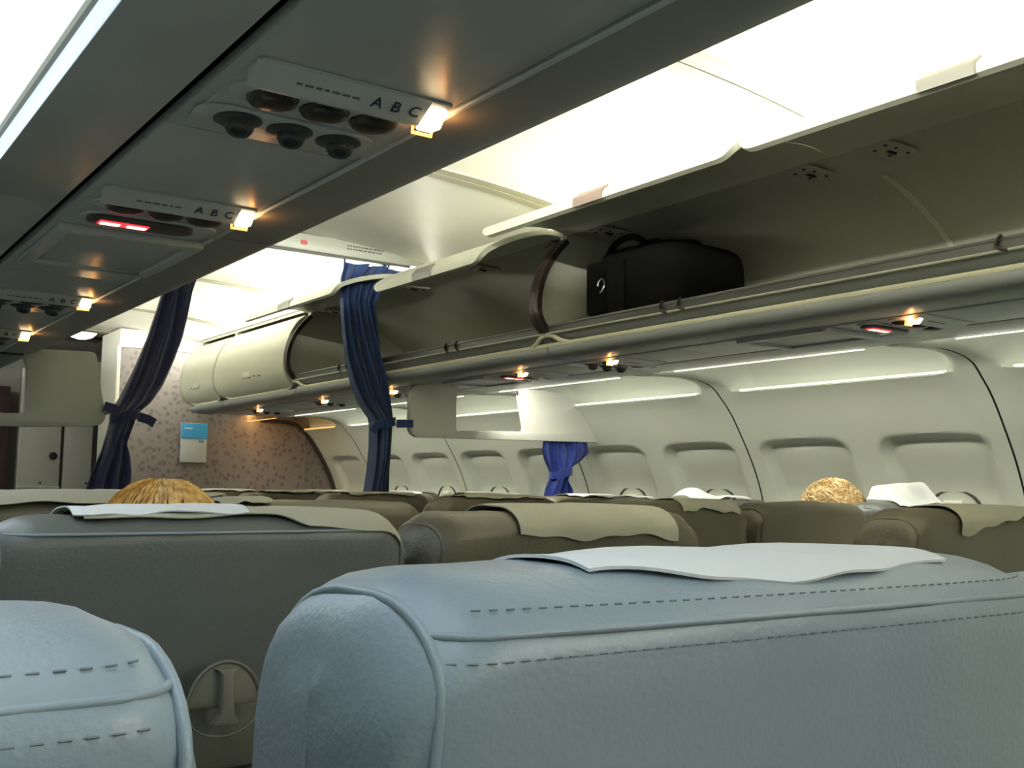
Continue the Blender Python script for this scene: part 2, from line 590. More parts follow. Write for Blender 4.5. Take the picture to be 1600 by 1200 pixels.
dr = empty('door_1', (-.25, 9.0, 0), kind='structure', cat='door', label='dark maroon forward door behind the left divider opening')
MB().box((0, .03, 1.0), (.9, .05, 2.0)).build('leaf', 'door_dark', dr, bevel=.004)
for sxx in (-.02, .2):
    MB().box((sxx, -.004, 1.0), (.05, .014, 1.9)).build('stile', 'rail_band', dr, bevel=.003)
MB().box((.2, 7.85, 2.275), (.75, .18, .02)).build('trim_9', 'gasket', kind='structure', cat='trim', label='dark slot in the ceiling of the entry area')
lp = empty('ceiling_lamp', (.36, 7.5, 2.285), label='glowing white dome lamp in the ceiling by the entry', cat='lamp')
MB().lathe((0, 0, 0), [(.10, 0), (.095, -.02), (.07, -.045), (.03, -.058), (0, -.06)], n=24).build('lens', 'lamp_white', lp)
MB().lathe((0, 0, 0), [(.115, 0), (.115, -.008), (.10, -.012), (.10, 0)], n=24).build('rim', 'white', lp)

# ------------------------------------------------------------------ overhead bins
BIN_IN = spline([(.645, 1.752), (1.18, 1.750), (1.29, 1.775), (1.315, 1.82), (1.26, 1.895), (1.15, 1.975), (1.0, 2.045), (.86, 2.078), (.715, 2.082)], 4)
FASCIA = [(.645, 1.742), (.683, 1.712), (.664, 1.706), (.654, 1.700), (.652, 1.690), (.657, 1.679), (.668, 1.671), (.69, 1.665), (.73, 1.6625), (.785, 1.664), (.785, 1.742)]
GASK = spline([(.64, 1.748), (.615, 1.775), (.602, 1.81), (.602, 1.86), (.617, 1.92), (.645, 1.975), (.68, 2.02), (.715, 2.055)], 4)
DOOR_OPEN = spline([(.722, 2.088), (.66, 2.100), (.58, 2.097), (.48, 2.078), (.41, 2.055), (.383, 2.036), (.374, 2.012)], 6)
DOOR_CLOSED = spline([(.700, 2.060), (.660, 2.025), (.622, 1.96), (.600, 1.89), (.594, 1.83), (.602, 1.775), (.628, 1.735), (.655, 1.715)], 6)


def rot_about(pts, c, ang):
    ca, sa = math.cos(ang), math.sin(ang)
    return [(c[0] + (p[0] - c[0]) * ca - (p[1] - c[1]) * sa, c[1] + (p[0] - c[0]) * sa + (p[1] - c[1]) * ca) for p in pts]


def door_mesh(path, y0, y1, thick, r=.05):
    """curved door panel with rounded lower corners"""
    P = [Vector(p) for p in path]
    off = [Vector(p) for p in offset_poly([tuple(p) for p in P], thick)]
    L = [0]
    for a, b in zip(P, P[1:]): L.append(L[-1] + (b - a).length)
    T = L[-1]
    m = MB()
    n = 14
    rings = []
    for i in range(len(P)):
        d = T - L[i]
        ins = 0
        if d < r: ins = r - math.sqrt(max(0, r * r - (r - d) ** 2))
        rings.append((P[i], off[i], y0 + ins, y1 - ins))
    loops = []
    for p, q, a, b in rings:
        ys = [a + (b - a) * k / n for k in range(n + 1)]
        loops.append([(p.x, y, p.y) for y in ys] + [(q.x, y, q.y) for y in ys[::-1]])
    return m.loft(loops)


def make_bin(label, y0, y1, sgn, doors, closed=False, gasket_ends=(), strip_ends=(True, True), group=None):
    e = empty('overhead_bin', (0, (y0 + y1) / 2, 0), label=label, cat='overhead bin', group=group)
    yc = (y0 + y1) / 2

    def put(m, name, mt, parent=e, **kw):
        if sgn < 0: m.mirror()
        m.v = [(x, y - yc, z) for x, y, z in m.v]
        return m.build(name, mt, parent, **kw)
    a, b = y0 + .003, y1 - .003
    inner = [tuple(p) for p in BIN_IN]
    outer = offset_poly(inner, -.014)
    put(MB().prism_y(inner + outer[::-1], a, b), 'shell', 'bin_in')
    put(MB().prism_y(FASCIA, a, b), 'fascia', 'fascia')
    put(MB().tube([(.779, a, 1.6635), (.779, b, 1.6635)], .0035, 8), 'highlight_bead', 'psu_light')  # pale bead added to draw the bright highlight along the fold
    zl = 1.7075
    pts = []
    if strip_ends[0]: pts += [(.648, a, 1.738), (.650, a + .03, 1.733), (.656, a + .06, 1.718)]
    pts += [(.664, a + .10, zl), (.664, a + .14, zl)]
    pts += [(.664, b - .14, zl), (.664, b - .10, zl)]
    if strip_ends[1]: pts += [(.656, b - .06, 1.718), (.650, b - .03, 1.733), (.648, b, 1.738)]
    put(MB().tube([tuple(p) for p in spline(pts, 3)], .0072, 8), 'ledge_strip', 'strip')
    # end walls
    for yy, s in ((a, 1), (b, -1)):
        poly = [tuple(p) for p in GASK] + [tuple(p) for p in BIN_IN[::-1]]
        put(MB().prism_y(poly, yy, yy + s * .012), 'end_wall', 'bin_in')
    if not closed:
        put(MB().tube([(.640, a, 1.765), (.640, b, 1.765)], .0045, 8), 'front_rail', 'metal_rail')
        put(MB().box((.645, yc, 1.751), (.012, b - a, .020)), 'rail_band', 'rail_band')
        put(MB().tube([(.640, a, 1.741), (.640, b, 1.741)], .003, 6), 'lower_rail', 'bin')
    for yy in gasket_ends:
        m = MB()
        g = [tuple(p) for p in GASK]
        g2 = offset_poly(g, -.012)
        s = 1 if yy < yc else -1
        g = offset_poly(g, .006)
        m.prism_y(g + g2[::-1], yy + s * .001, yy + s * .022)
        put(m, 'gasket', 'gasket')
    for (d0, d1, ang, tabm) in doors:
        path = DOOR_CLOSED if closed else rot_about([tuple(p) for p in DOOR_OPEN], (.722, 2.088), ang)
        path = [tuple(p) for p in path]
        dm = door_mesh(path, d0 + .003, d1 - .003, .017 if not closed else .014, .05 if not closed else .03)
        do = put(dm, 'door', 'bin', bevel=0)
        # latch plate at the middle of the lower edge
        ym = (d0 + d1) / 2
        if not closed:
            p, q = Vector(path[-1]), Vector(path[-6])
            r_ = Vector(path[-11])
            lm = MB()
            o1 = [p, q, r_]
            outn = [Vector(v) for v in offset_poly([tuple(p), tuple(q), tuple(r_)], .007)]
            rings = []
            for k, yy, ins in ((0, ym - .062, 0), (0, ym + .058, 0)):
                rings.append([(p.x - .004, yy, p.y - .003), (q.x - .005, yy + (.006 if k == 0 else 0), q.y + .004), (r_.x, yy, r_.y + .006), (r_.x + .004, yy, r_.y - .006), (p.x + .008, yy, p.y - .001)])
            lm.loft(rings)
            put(lm, 'latch', tabm, do, bevel=.002)
            for yy in (d0 + .12, d1 - .12):
                hm = MB().box((.79, yy, 2.075), (.13, .08, .008))
                hg = put(hm, 'hinge', 'bin_in', e, bevel=.003)
                bm_ = MB()
                for dx, dy in ((-.045, -.02), (-.03, .02), (-.01, -.025), (.03, .02), (.045, -.02)):
                    bm_.lathe((.79 + dx, yy + dy, 2.072), [(.0045, 0), (.0045, -.003), (0, -.004)], n=8)
                bm_.box((.80, yy, 2.069), (.03, .008, .004))
                put(bm_, 'bolts', 'black', hg, kind='stuff')
        else:
            lm = MB().box((.597, ym, 1.80), (.012, .10, .03))
            put(lm, 'latch', 'bin', do, bevel=.004)
    return e, put


# far side (across the aisle)
e, put = make_bin('long open overhead bin across the aisle holding the black duffel bag', .30, 2.65, 1,
                  [(.55, 1.60, 0, 'tab'), (1.60, 2.64, 0, 'tab_pink')], gasket_ends=(2.65,))
for y in (1.13, 2.04, 2.11):
    put(MB().tube([(.634, y - .01, 1.772), (.632, y - .004, 1.766), (.634, y + .004, 1.752), (.636, y - .004, 1.744), (.64, y - .018, 1.740)], .004, 6), 'rail_clip', 'gasket')
sm = [tuple(p) for p in BIN_IN if p.x > .9 and p.y > 1.80]
sm2 = offset_poly(sm, .003)
put(MB().prism_y(sm + sm2[::-1], 1.585, 1.60), 'lining_seam', 'bin')
e, put = make_bin('open empty overhead bin above the far divider, behind the blue curtain', 2.65, 4.60, 1,
                  [(2.66, 3.37, .19, 'tab'), (3.64, 4.62, .06, 'tab')], gasket_ends=(2.65, 4.60))
for y in (3.17, 3.24, 4.04, 4.11):
    put(MB().tube([(.634, y - .01, 1.772), (.632, y - .004, 1.766), (.634, y + .004, 1.752), (.636, y - .004, 1.744), (.64, y - .018, 1.740)], .004, 6), 'rail_clip', 'gasket')
e, put = make_bin('closed cream overhead bin between the open bin and the front short bin', 4.60, 5.55, 1, [(4.61, 5.54, 0, 'tab')], closed=True)
for dy in (-.02, .0, .02):
    put(MB().box((.600, 4.98 + dy * 3, 1.79 - abs(dy) * .2), (.006, .03, .006)), 'placard', 'rail_band')
e, put = make_bin('short closed cream overhead bin against the patterned bulkhead', 5.55, 6.10, 1, [(5.56, 6.09, 0, 'tab')], closed=True)
for dy in (-.02, .02):
    put(MB().box((.600, 5.85 + dy * 3, 1.80), (.006, .02, .02)), 'placard', 'rail_band')
m = MB().prism_y([tuple(p) for p in DOOR_CLOSED] + [(1.3, 1.70), (1.3, 1.85), (1.0, 2.06)], 6.10, 6.125)
m.build('trim_7', 'bin', kind='structure', cat='trim', label='rounded end cap of the far bins beside the bulkhead', bevel=.008)
m = MB().prism_y([(.70, 2.095), (.70, 2.105), (1.0, 2.105), (1.0, 2.095)], -1.5, 6.1)
m.build('trim_8', 'bin', kind='structure', cat='trim', label='flat cover along the top of the far overhead bins')
m = MB().prism_y([(-.70, 2.095), (-.70, 2.105), (-1.0, 2.105), (-1.0, 2.095)], -1.5, 6.1)
m.build('trim_6', 'bin', kind='structure', cat='trim', label='flat cover along the top of the near overhead bins')
# near side: only the undersides show
make_bin('closed overhead bin right above the viewer, dark grey underside at the top of the view', -1.5, 1.70, -1, [(-1.49, .10, 0, 'tab'), (.11, 1.69, 0, 'tab')], closed=True, strip_ends=(False, False))
make_bin('closed overhead bin on the near side between the viewer and the navy curtain', 1.70, 3.66, -1, [(1.71, 2.68, 0, 'tab'), (2.69, 3.65, 0, 'tab')], closed=True, strip_ends=(False, False))
make_bin('closed overhead bin on the near side beyond the navy curtain', 3.70, 6.05, -1, [(3.71, 4.87, 0, 'tab'), (4.88, 6.04, 0, 'tab')], closed=True, strip_ends=(False, False))
make_bin('open overhead bin across the aisle level with the viewer, mostly outside the view', -1.5, .30, 1, [(-1.49, -.5, 0, 'tab'), (-.5, .29, 0, 'tab')])


# ------------------------------------------------------------------ passenger service units
ZP = 1.665


def pill(cx, cy, hx, hy, n=10):
    pts = []
    for k in range(n + 1):
        a = -PI / 2 + PI * k / n
        pts.append((cx + hx - hy + hy * math.cos(a), cy + hy * math.sin(a)))
    for k in range(n + 1):
        a = PI / 2 + PI * k / n
        pts.append((cx - hx + hy + hy * math.cos(a), cy + hy * math.sin(a)))
    return pts


def text(body, size, loc, parent, name='letter', mt='letter'):
    c = bpy.data.curves.new(name, 'FONT')
    c.body = body
    c.size = size
    c.extrude = .0003
    c.align_x = 'CENTER'
    c.align_y = 'CENTER'
    t = bpy.data.objects.new(name, c)
    COL.objects.link(t)
    me = bpy.data.meshes.new_from_object(t.evaluated_get(bpy.context.evaluated_depsgraph_get()))
    bpy.data.objects.remove(t)
    me.materials.clear()
    me.materials.append(M[mt])
    o = bpy.data.objects.new(name, me)
    o.rotation_euler = (PI, 0, 0)
    o.location = loc
    COL.objects.link(o)
    o.parent = parent
    return o


def make_psu(label, y, sgn, sign=False, letters=None, group=None):
    """y: position of the label bar; knobs lie further forward"""
    cx = sgn * .90
    e = empty('service_unit', (cx, y, ZP), label=label, cat='service unit', group=group)
    base = [(-.11, -.02), (.108, -.02), (.112, .20), (-.118, .20)]
    MB().prism([(a * sgn, b, 0) for a, b in base], (0, 0, -.003)).build('base_plate', 'psu', e, bevel=.001)
    # label bar: a wedge that leans towards the passenger
    m = MB()
    m.loft([[(x, -.018, -.003), (x, .018 + dx, -.003), (x, .022 + dx, -.018), (x, .012, -.020)] for x, dx in ((-.112, -.012), (-.10, 0), (.085, 0))])
    m.build('label_bar', 'psu_light', e, bevel=.002)
    # amber call light at the aisle end
    m = MB().loft([[(sgn * x, -.012, -.003), (sgn * x, .02, -.003), (sgn * x, .026, -.020), (sgn * x, .004, -.022)] for x in (.0885, .110)])
    if sgn > 0: m.v = [(-x, yy, z) for x, yy, z in m.v]; m.f = [f[::-1] for f in m.f]
    lamp = MB()
    lamp.v, lamp.f = [(abs(x) if sgn < 0 else -abs(x), yy, z) for x, yy, z in m.v], m.f
    lamp.build('call_light', 'orange_core', e, bevel=.003)
    lx = .099 if sgn < 0 else -.099
    MB().tube([(lx - .012, .026, -.010), (lx - .012, .028, -.022), (lx + .012, .028, -.022), (lx + .013, .026, -.008)], .0022, 6).build('call_light_rim', 'orange', e)
    pl = bpy.data.lights.new('call_lamp', 'POINT')
    pl.energy = .05
    pl.color = (1, .38, .08)
    pl.shadow_soft_size = .004
    po = bpy.data.objects.new('call_lamp', pl)
    po.location = (lx + (.016 if sgn < 0 else -.016), .01, -.016)
    COL.objects.link(po)
    po.parent = e
    if letters:
        for k, ch in enumerate(letters):
            text(ch, .020, (.026 + .0225 * k, -.0035, -.0124), e).rotation_euler = (PI - .515, 0, 0)
    pm = MB()
    rnd = random.Random(int(y * 100))
    x = -.065
    while x < .0:
        wd = rnd.uniform(.004, .010)
        pm.box((x + wd / 2, -.0025, -.0122), (wd, .0026, .0006), Matrix.Rotation(-.515, 3, 'X'))
        x += wd + .003
    pm.build('small_print', 'print_grey', e, kind='stuff')
    # first recessed tray with three reading lamps
    t1 = pill(-.005, .062, .105, .030)
    MB().prism([(a, b, -.003) for a, b in t1], (0, 0, -.004)).build('lamp_tray', 'psu_light', e, bevel=.0015)
    for k in range(3):
        px = -.062 + .060 * k
        MB().lathe((px, .066, -.006), [(.028, .0), (.0275, -.003), (.024, -.007), (.014, -.010), (0, -.011)], n=20).build('reading_lamp', 'bowl', e)
    if not sign:
        t2 = pill(-.01, .150, .108, .032)
        MB().prism([(a, b, -.003) for a, b in t2], (0, 0, -.004)).build('vent_tray', 'psu_light', e, bevel=.0015)
        for k in range(3):
            px = -.068 + .062 * k
            v = MB().lathe((px, .150, -.006), [(.027, .0), (.027, -.003), (.020, -.006), (.0, -.006)], n=20).build('air_vent', 'knob', e)
            MB().lathe((px + .003, .152, -.009), [(.016, .004), (.0165, -.007), (.014, -.012), (.009, -.013), (.008, -.008), (0, -.008)], (.15, .25, .9 - 2 * .0), n=14).build('nozzle', 'knob', v)
    else:
        t2 = pill(-.0, .150, .105, .032)
        MB().prism([(a, b, -.003) for a, b in t2], (0, 0, -.004)).build('sign_tray', 'psu_light', e, bevel=.0015)
        t3 = pill(-.015, .150, .082, .025)
        s = MB().prism([(a, b, -.006) for a, b in t3], (0, 0, -.008)).build('sign_window', 'grey_dark', e, bevel=.002)
        for k in range(2):
            px = (-.062 + .040 * k)
            r = MB().box((px, .148, -.0155), (.030, .014, .004)).build('lit_symbol', 'red_core', s, bevel=.003)
        MB().box((-.042, .148, -.0150), (.074, .022, .002)).build('sign_glow_plate', 'red', s)
    return e


PG_N, PG_F = 'service units under the near bins', 'service units under the far bins'
make_psu('grey overhead service unit nearest the viewer, large A B C lettering and amber light', .962, -1, False, 'ABC', PG_N)
make_psu('overhead service unit with a red lit sign, second from the viewer on the near side', 1.512, -1, True, 'ABC', PG_N)
make_psu('third near side service unit with an amber light, past the raised hatch frame', 2.47, -1, False, 'ABC', PG_N)
make_psu('small near side service unit just before the left divider panel', 3.13, -1, False, 'ABC', PG_N)
make_psu('far side service unit with brightest amber light and red lit sign, at the right edge', 1.42, 1, True, None, PG_F)
make_psu('far side service unit with amber light above the joint right of the far divider', 2.49, 1, False, None, PG_F)
make_psu('far side service unit with small red sign directly above the far divider panel', 2.97, 1, True, None, PG_F)
make_psu('far side service unit whose amber light shows just right of the blue curtain', 3.90, 1, False, None, PG_F)
make_psu('far side service unit whose amber light shows left of the blue curtain', 4.57, 1, False, None, PG_F)
make_psu('farthest service unit under the closed cream bins, with a tiny amber light', 5.37, 1, False, None, PG_F)


def make_hatch(label, y, sgn, hx, hy):
    e = empty('oxygen_hatch', (sgn * .897, y, ZP), label=label, cat='hatch', group='oxygen mask hatches')
    m = MB()
    fr = [(-hx, -hy), (hx, -hy), (hx, hy), (-hx, hy)]
    w_ = .022
    for (c, d) in (((0, -hy + w_ / 2, -.006), (2 * hx, w_, .012)), ((0, hy - w_ / 2, -.006), (2 * hx, w_, .012)),
                   ((-hx + w_ / 2, 0, -.006), (w_, 2 * hy - 2 * w_, .012)), ((hx - w_ / 2, 0, -.006), (w_, 2 * hy - 2 * w_, .012))):
        m.box(c, d)
    m.build('frame', 'psu_light', e, bevel=.002)
    MB().box((0, 0, -.003), (2 * hx - 2 * w_ - .004, 2 * hy - 2 * w_ - .004, .005)).build('lid', 'psu', e, bevel=.0015)
    m = MB()
    for k in range(3):
        m.box((-.06 + .06 * k, hy + .03, -.002), (.03, .012, .004))
    for k in range(3):
        MB().box((-.055 + .05 * k, hy + .028, -.003), (.028, .014, .004)).build('slot', 'black', e)
    return e


make_hatch('raised rectangular hatch on the near side between the red sign and the third unit', 1.925, -1, .118, .165)
make_hatch('rectangular hatch on the far side left of the red sign', 1.82, 1, .112, .15)
make_hatch('rectangular hatch on the far side hidden partly by the far divider', 3.36, 1, .112, .15)

# ------------------------------------------------------------------ curtain rail, curtains, class dividers
YD = 3.70
cr = empty('curtain_rail', (0, YD, 2.18), label='grey header bar across the ceiling that carries the curtains', cat='curtain rail')
m = MB()
m.loft([[(x, -.022, .034 - dz), (x, .022, .034 - dz), (x, .022, -.034 + (0.01 if abs(x) > .7 else 0)), (x, -.022, -.034 + (0.01 if abs(x) > .7 else 0))] for x, dz in ((-.86, .02), (-.7, .004), (0, 0), (.7, .004), (.86, .02))])
m.build('beam', 'divider', cr, bevel=.006)
MB().box((0, -.006, -.036), (1.46, .02, .01)).build('track', 'rail_band', cr)
m = MB()
rnd = random.Random(4)
for j, zz in enumerate((.006, -.006)):
    x = .445
    while x < .60:
        wd = rnd.uniform(.006, .018)
        m.box((x + wd / 2, -.0225, zz + .004), (wd, .001, .005))
        x += wd + .004
m.build('small_print', 'rail_band', cr, kind='stuff')
MB().box((.262, -.0235, -.004), (.024, .004, .016)).build('warning_sticker', 'red_sticker', cr)


def make_curtain(label, rows, mt, pleats, tie_z, tie_pts, seed, amp=.03, hooks=True, scallop=.012):
    """rows: (z, x0, x1) from top to bottom"""
    rows = sorted(rows, key=lambda r: -r[0])
    z0, z1 = rows[0][0], rows[-1][0]
    cx = sum(r[1] + r[2] for r in rows) / (2 * len(rows))
    e = empty('curtain', (cx, YD, z1), label=label, cat='curtain')
    rnd = random.Random(seed)
    ph = [rnd.uniform(0, 6) for _ in range(4)]

    def at(z):
        for a, b in zip(rows, rows[1:]):
            if b[0] <= z <= a[0]:
                t = (a[0] - z) / (a[0] - b[0])
                t2 = t
                return a[1] + (b[1] - a[1]) * t2, a[2] + (b[2] - a[2]) * t2
        return rows[-1][1:]
    wmax = max(r[2] - r[1] for r in rows)

    def fn(u, v):
        zt = z0 - scallop * (.5 - .5 * math.cos(2 * PI * u * pleats * .5)) * (1 if hooks else 0)
        z = zt + (z1 - zt) * v
        x0, x1 = at(z)
        wd = x1 - x0
        x = x0 + wd * u + .006 * math.sin(2 * PI * u * pleats * .5 + ph[0] + 3 * v) * wd / wmax * 2
        k = amp * (.35 + .65 * (1 - wd / wmax))
        y = k * math.sin(2 * PI * u * pleats + ph[1] + 1.5 * math.sin(3 * v + ph[2])) + .012 * math.sin(5 * u + 7 * v + ph[3])
        # round the gathered cloth so that it has a front and sides
        y += .05 * (2 * u - 1) ** 2 * (1 - wd / wmax * .8)
        z += .004 * math.sin(9 * u + 11 * v) if 0 < v < 1 else .006 * math.sin(8 * u + ph[2])
        return (x - cx, y, z - z1)
    MB().grid(72, 70, fn).build('cloth', mt, e, solid=.003, angle=80)
    x0, x1 = at(tie_z)
    tm = MB()
    n = 20
    rings = []
    for k in range(n + 1):
        a = 2 * PI * k / n
        rings.append([(( x0 + x1) / 2 - cx + ((x1 - x0) / 2 + .008 + d) * math.cos(a), .02 + (.045 + d) * math.sin(a), tie_z - z1 + h + .012 * math.cos(a)) for d, h in ((0, -.016), (.003, -.016), (.003, .016), (0, .016))])
    tm.loft(rings, True, False)
    for path in tie_pts:
        P = [Vector((p[0] - cx, p[1], p[2] - z1)) for p in path]
        rr = []
        for i, p in enumerate(P):
            d = (P[min(i + 1, len(P) - 1)] - P[max(0, i - 1)]).normalized()
            nrm = Vector((-d.z, 0, d.x))
            rr.append([p + nrm * .016, p + nrm * .016 + Vector((0, .003, 0)), p - nrm * .016 + Vector((0, .003, 0)), p - nrm * .016])
        tm.loft(rr)
    tm.build('tie_band', mt, e)
    if hooks:
        for k in range(int(pleats * .5) + 1):
            u = k / max(1, int(pleats * .5))
            x0, x1 = rows[0][1:]
            hk = MB().tube([(x0 + (x1 - x0) * u - cx, 0, z0 - z1 - .004), (x0 + (x1 - x0) * u - cx, -.004, z0 - z1 + .012)], .003, 6)
            hk.build('hook', 'handle_white', e)
    return e


make_curtain('dark blue curtain on the far side of the aisle, tied back beside the grey divider',
             [(2.138, .428, .740), (2.104, .430, .690), (2.060, .425, .622), (1.981, .436, .585), (1.855, .454, .606), (1.754, .476, .632), (1.654, .513, .658),
              (1.579, .552, .675), (1.517, .606, .688), (1.484, .612, .686), (1.402, .610, .686), (1.313, .599, .682), (1.215, .580, .681)],
             'blue', 6, 1.50, [[(.62, -.03, 1.505), (.585, -.035, 1.485), (.572, -.035, 1.462)], [(.68, -.03, 1.50), (.72, -.03, 1.502), (.76, -.025, 1.503)]], 3)
make_curtain('navy curtain hanging slanted beside the aisle, tied back at the left divider',
             [(2.138, -.215, -.07), (2.03, -.236, -.115), (1.941, -.257, -.143), (1.852, -.277, -.155), (1.758, -.300, -.174), (1.664, -.328, -.206), (1.595, -.353, -.235), (1.537, -.377, -.272),
              (1.495, -.400, -.319), (1.458, -.403, -.330), (1.391, -.420, -.353), (1.347, -.435, -.344), (1.282, -.461, -.343), (1.18, -.49, -.358)],
             'navy', 5, 1.478, [[(-.39, -.03, 1.49), (-.42, -.035, 1.502), (-.445, -.03, 1.508)], [(-.33, -.03, 1.478), (-.30, -.035, 1.470), (-.275, -.035, 1.457)]], 8)
make_curtain('short royal blue curtain knotted under the window end of the far divider',
             [(1.462, 1.452, 1.682), (1.417, 1.454, 1.689), (1.380, 1.473, 1.656), (1.340, 1.502, 1.608), (1.311, 1.509, 1.597), (1.282, 1.488, 1.601), (1.245, 1.460, 1.616), (1.19, 1.440, 1.618), (1.10, 1.43, 1.62)],
             'lamplit', 5, 1.318, [[(1.55, -.05, 1.325), (1.51, -.055, 1.318), (1.475, -.05, 1.296)]], 5, hooks=False, amp=.022)


def panel_xz(name, poly, y0, th, mt, parent, bevel=.006):
    return MB().prism([(x, y0, z) for x, z in poly], (0, th, 0)).build(name, mt, parent, bevel=bevel, seg=3)


def arc(cx, cz, r, a0, a1, n=6):
    return [(cx + r * math.cos(math.radians(a0 + (a1 - a0) * k / n)), cz + r * math.sin(math.radians(a0 + (a1 - a0) * k / n))) for k in range(n + 1)]


dv = empty('class_divider', (1.25, YD, 1.55), label='grey class divider panel with cut-out and brightly lit end, hung under the far bins', cat='divider')
R = lambda pts: [(x - 1.25, z - 1.55) for x, z in pts]
U = arc(.795, 1.495, .045, 180, 270) + [(1.765, 1.462)] + arc(1.772, 1.475, .013, 270, 360, 3)
U += [(1.755, 1.50), (1.72, 1.552), (1.685, 1.592), (1.64, 1.628), (1.58, 1.656), (1.51, 1.674), (1.44, 1.681), (1.32, 1.680), (1.29, 1.676)]
U += [(1.298, 1.64), (1.325, 1.515)] + arc(1.315, 1.505, .010, 20, -90, 3) + [(1.00, 1.485)] + arc(.985, 1.495, .012, 270, 180, 3) + [(.972, 1.60), (.976, 1.655), (.99, 1.664)]
U += [(.94, 1.672)] + arc(.795, 1.625, .045, 90, 180)
panel_xz('panel', R(U), -.014, .028, 'divider_lit', dv)
MB().box((.045, 0, .122), (.03, .022, .03)).build('mounting_clip', 'rail_band', dv, bevel=.003)
MB().box((-.40, 0, .12), (.09, .022, .02)).build('mounting_clip', 'rail_band', dv, bevel=.003)

dl = empty('class_divider', (-.8, YD, 1.55), label='grey class divider panel hung under the near bins, left of the navy curtain', cat='divider')
L_ = [(-.70, 1.685), (-.49, 1.690)] + arc(-.490, 1.672, .018, 90, 10, 4) + [(-.452, 1.56), (-.436, 1.49)] + arc(-.470, 1.476, .036, 10, -90, 5)
L_ += [(-.70, 1.428), (-1.10, 1.418), (-1.76, 1.41), (-1.775, 1.425), (-1.74, 1.52), (-1.66, 1.61), (-1.54, 1.67), (-1.40, 1.68), (-1.33, 1.67), (-1.35, 1.48), (-1.30, 1.462)]
L_ += [(-1.0, 1.464), (-.70, 1.472)] + arc(-.697, 1.482, .010, 270, 360, 3) + [(-.687, 1.62), (-.70, 1.655)]
panel_xz('panel', [(x + .8, z - 1.55) for x, z in L_], -.014, .028, 'divider', dl)
MB().box((.06, 0, .125), (.08, .022, .03)).build('mounting_clip', 'rail_band', dl, bevel=.003)

# notice on the bulkhead
cd = empty('notice_card', (.855, 6.588, 1.51), label='blue and white notice card fixed on the patterned bulkhead', cat='notice')
MB().box((0, 0, 0), (.17, .012, .25)).build('holder', 'sign_white', cd, bevel=.004)
MB().box((0, -.008, .075), (.166, .006, .095)).build('blue_half', 'sign_blue', cd)
MB().box((.045, -.008, .010), (.03, .004, .014)).build('small_mark', 'sign_blue', cd)
MB().box((-.04, -.012, .09), (.05, .002, .008)).build('title_line', 'sign_white', cd)

# ------------------------------------------------------------------ duffel bag in the far bin
bg = empty('duffel_bag', (.89, 2.335, 1.757), label='black duffel bag with a silver ring lying in the open far bin', cat='bag')


def superbox(hx, hy, hz, e1, n=28, m_=18, fn=None):
    m = MB()

    def f(u, v):
        a, b = 2 * PI * u, PI * (v - .5)
        sg = lambda t, p: math.copysign(abs(t) ** p, t)
        p = Vector((hx * sg(math.cos(b), e1) * sg(math.cos(a), e1), hy * sg(math.cos(b), e1) * sg(math.sin(a), e1), hz * sg(math.sin(b), e1)))
        return fn(p) if fn else p
    return m.grid(n, m_, f)


def bagf(p):
    n = noise.noise(p * 6) * .02 + noise.noise(p * 15) * .008
    t = (p.y + .28) / .56
    top = 1 + .22 * t if p.z > 0 else 1
    return Vector((p.x * (1 + n), p.y * (1 + n), p.z * top * (1 + 2 * n) + .118))


superbox(.17, .20, .115, .45, 40, 26, bagf).build('body', 'bag', bg)
for sx in (-1, 1):
    hp = [(sx * .05 - .05, .09 + .09 * math.cos(t), .22 + .06 * math.sin(t)) for t in [PI * k / 10 for k in range(11)]]
    MB().tube(hp, .011, 8).build('handle', 'bag', bg)
hp = [(-.02, -.02 - .13 * math.cos(t), .215 + .035 * math.sin(t)) for t in [PI * k / 10 for k in range(11)]]
MB().tube(hp, .009, 8).build('handle', 'bag', bg)
MB().box((-.16, .155, .12), (.03, .10, .17)).build('end_pocket', 'bag', bg, bevel=.02)
rg = MB()
rg.tube([(-.184 + .004 * math.sin(a), .115 + .016 * math.cos(a), .12 + .022 * math.sin(a)) for a in [2 * PI * k / 16 for k in range(13)]], .0032, 8)
rg.build('ring', 'ring', bg)
MB().box((-.172, .03, .11), (.012, .03, .16)).build('strap', 'bag', bg, bevel=.003)

# ------------------------------------------------------------------ seats
HW, TH = .227, .135                                 # half width and thickness of a headrest
RX, RY, RZ = .044, .052, .032
END = {'rx': (.044, .044), 'sh': (.046, .046)}      # corner rounding of the two ends of the current seat


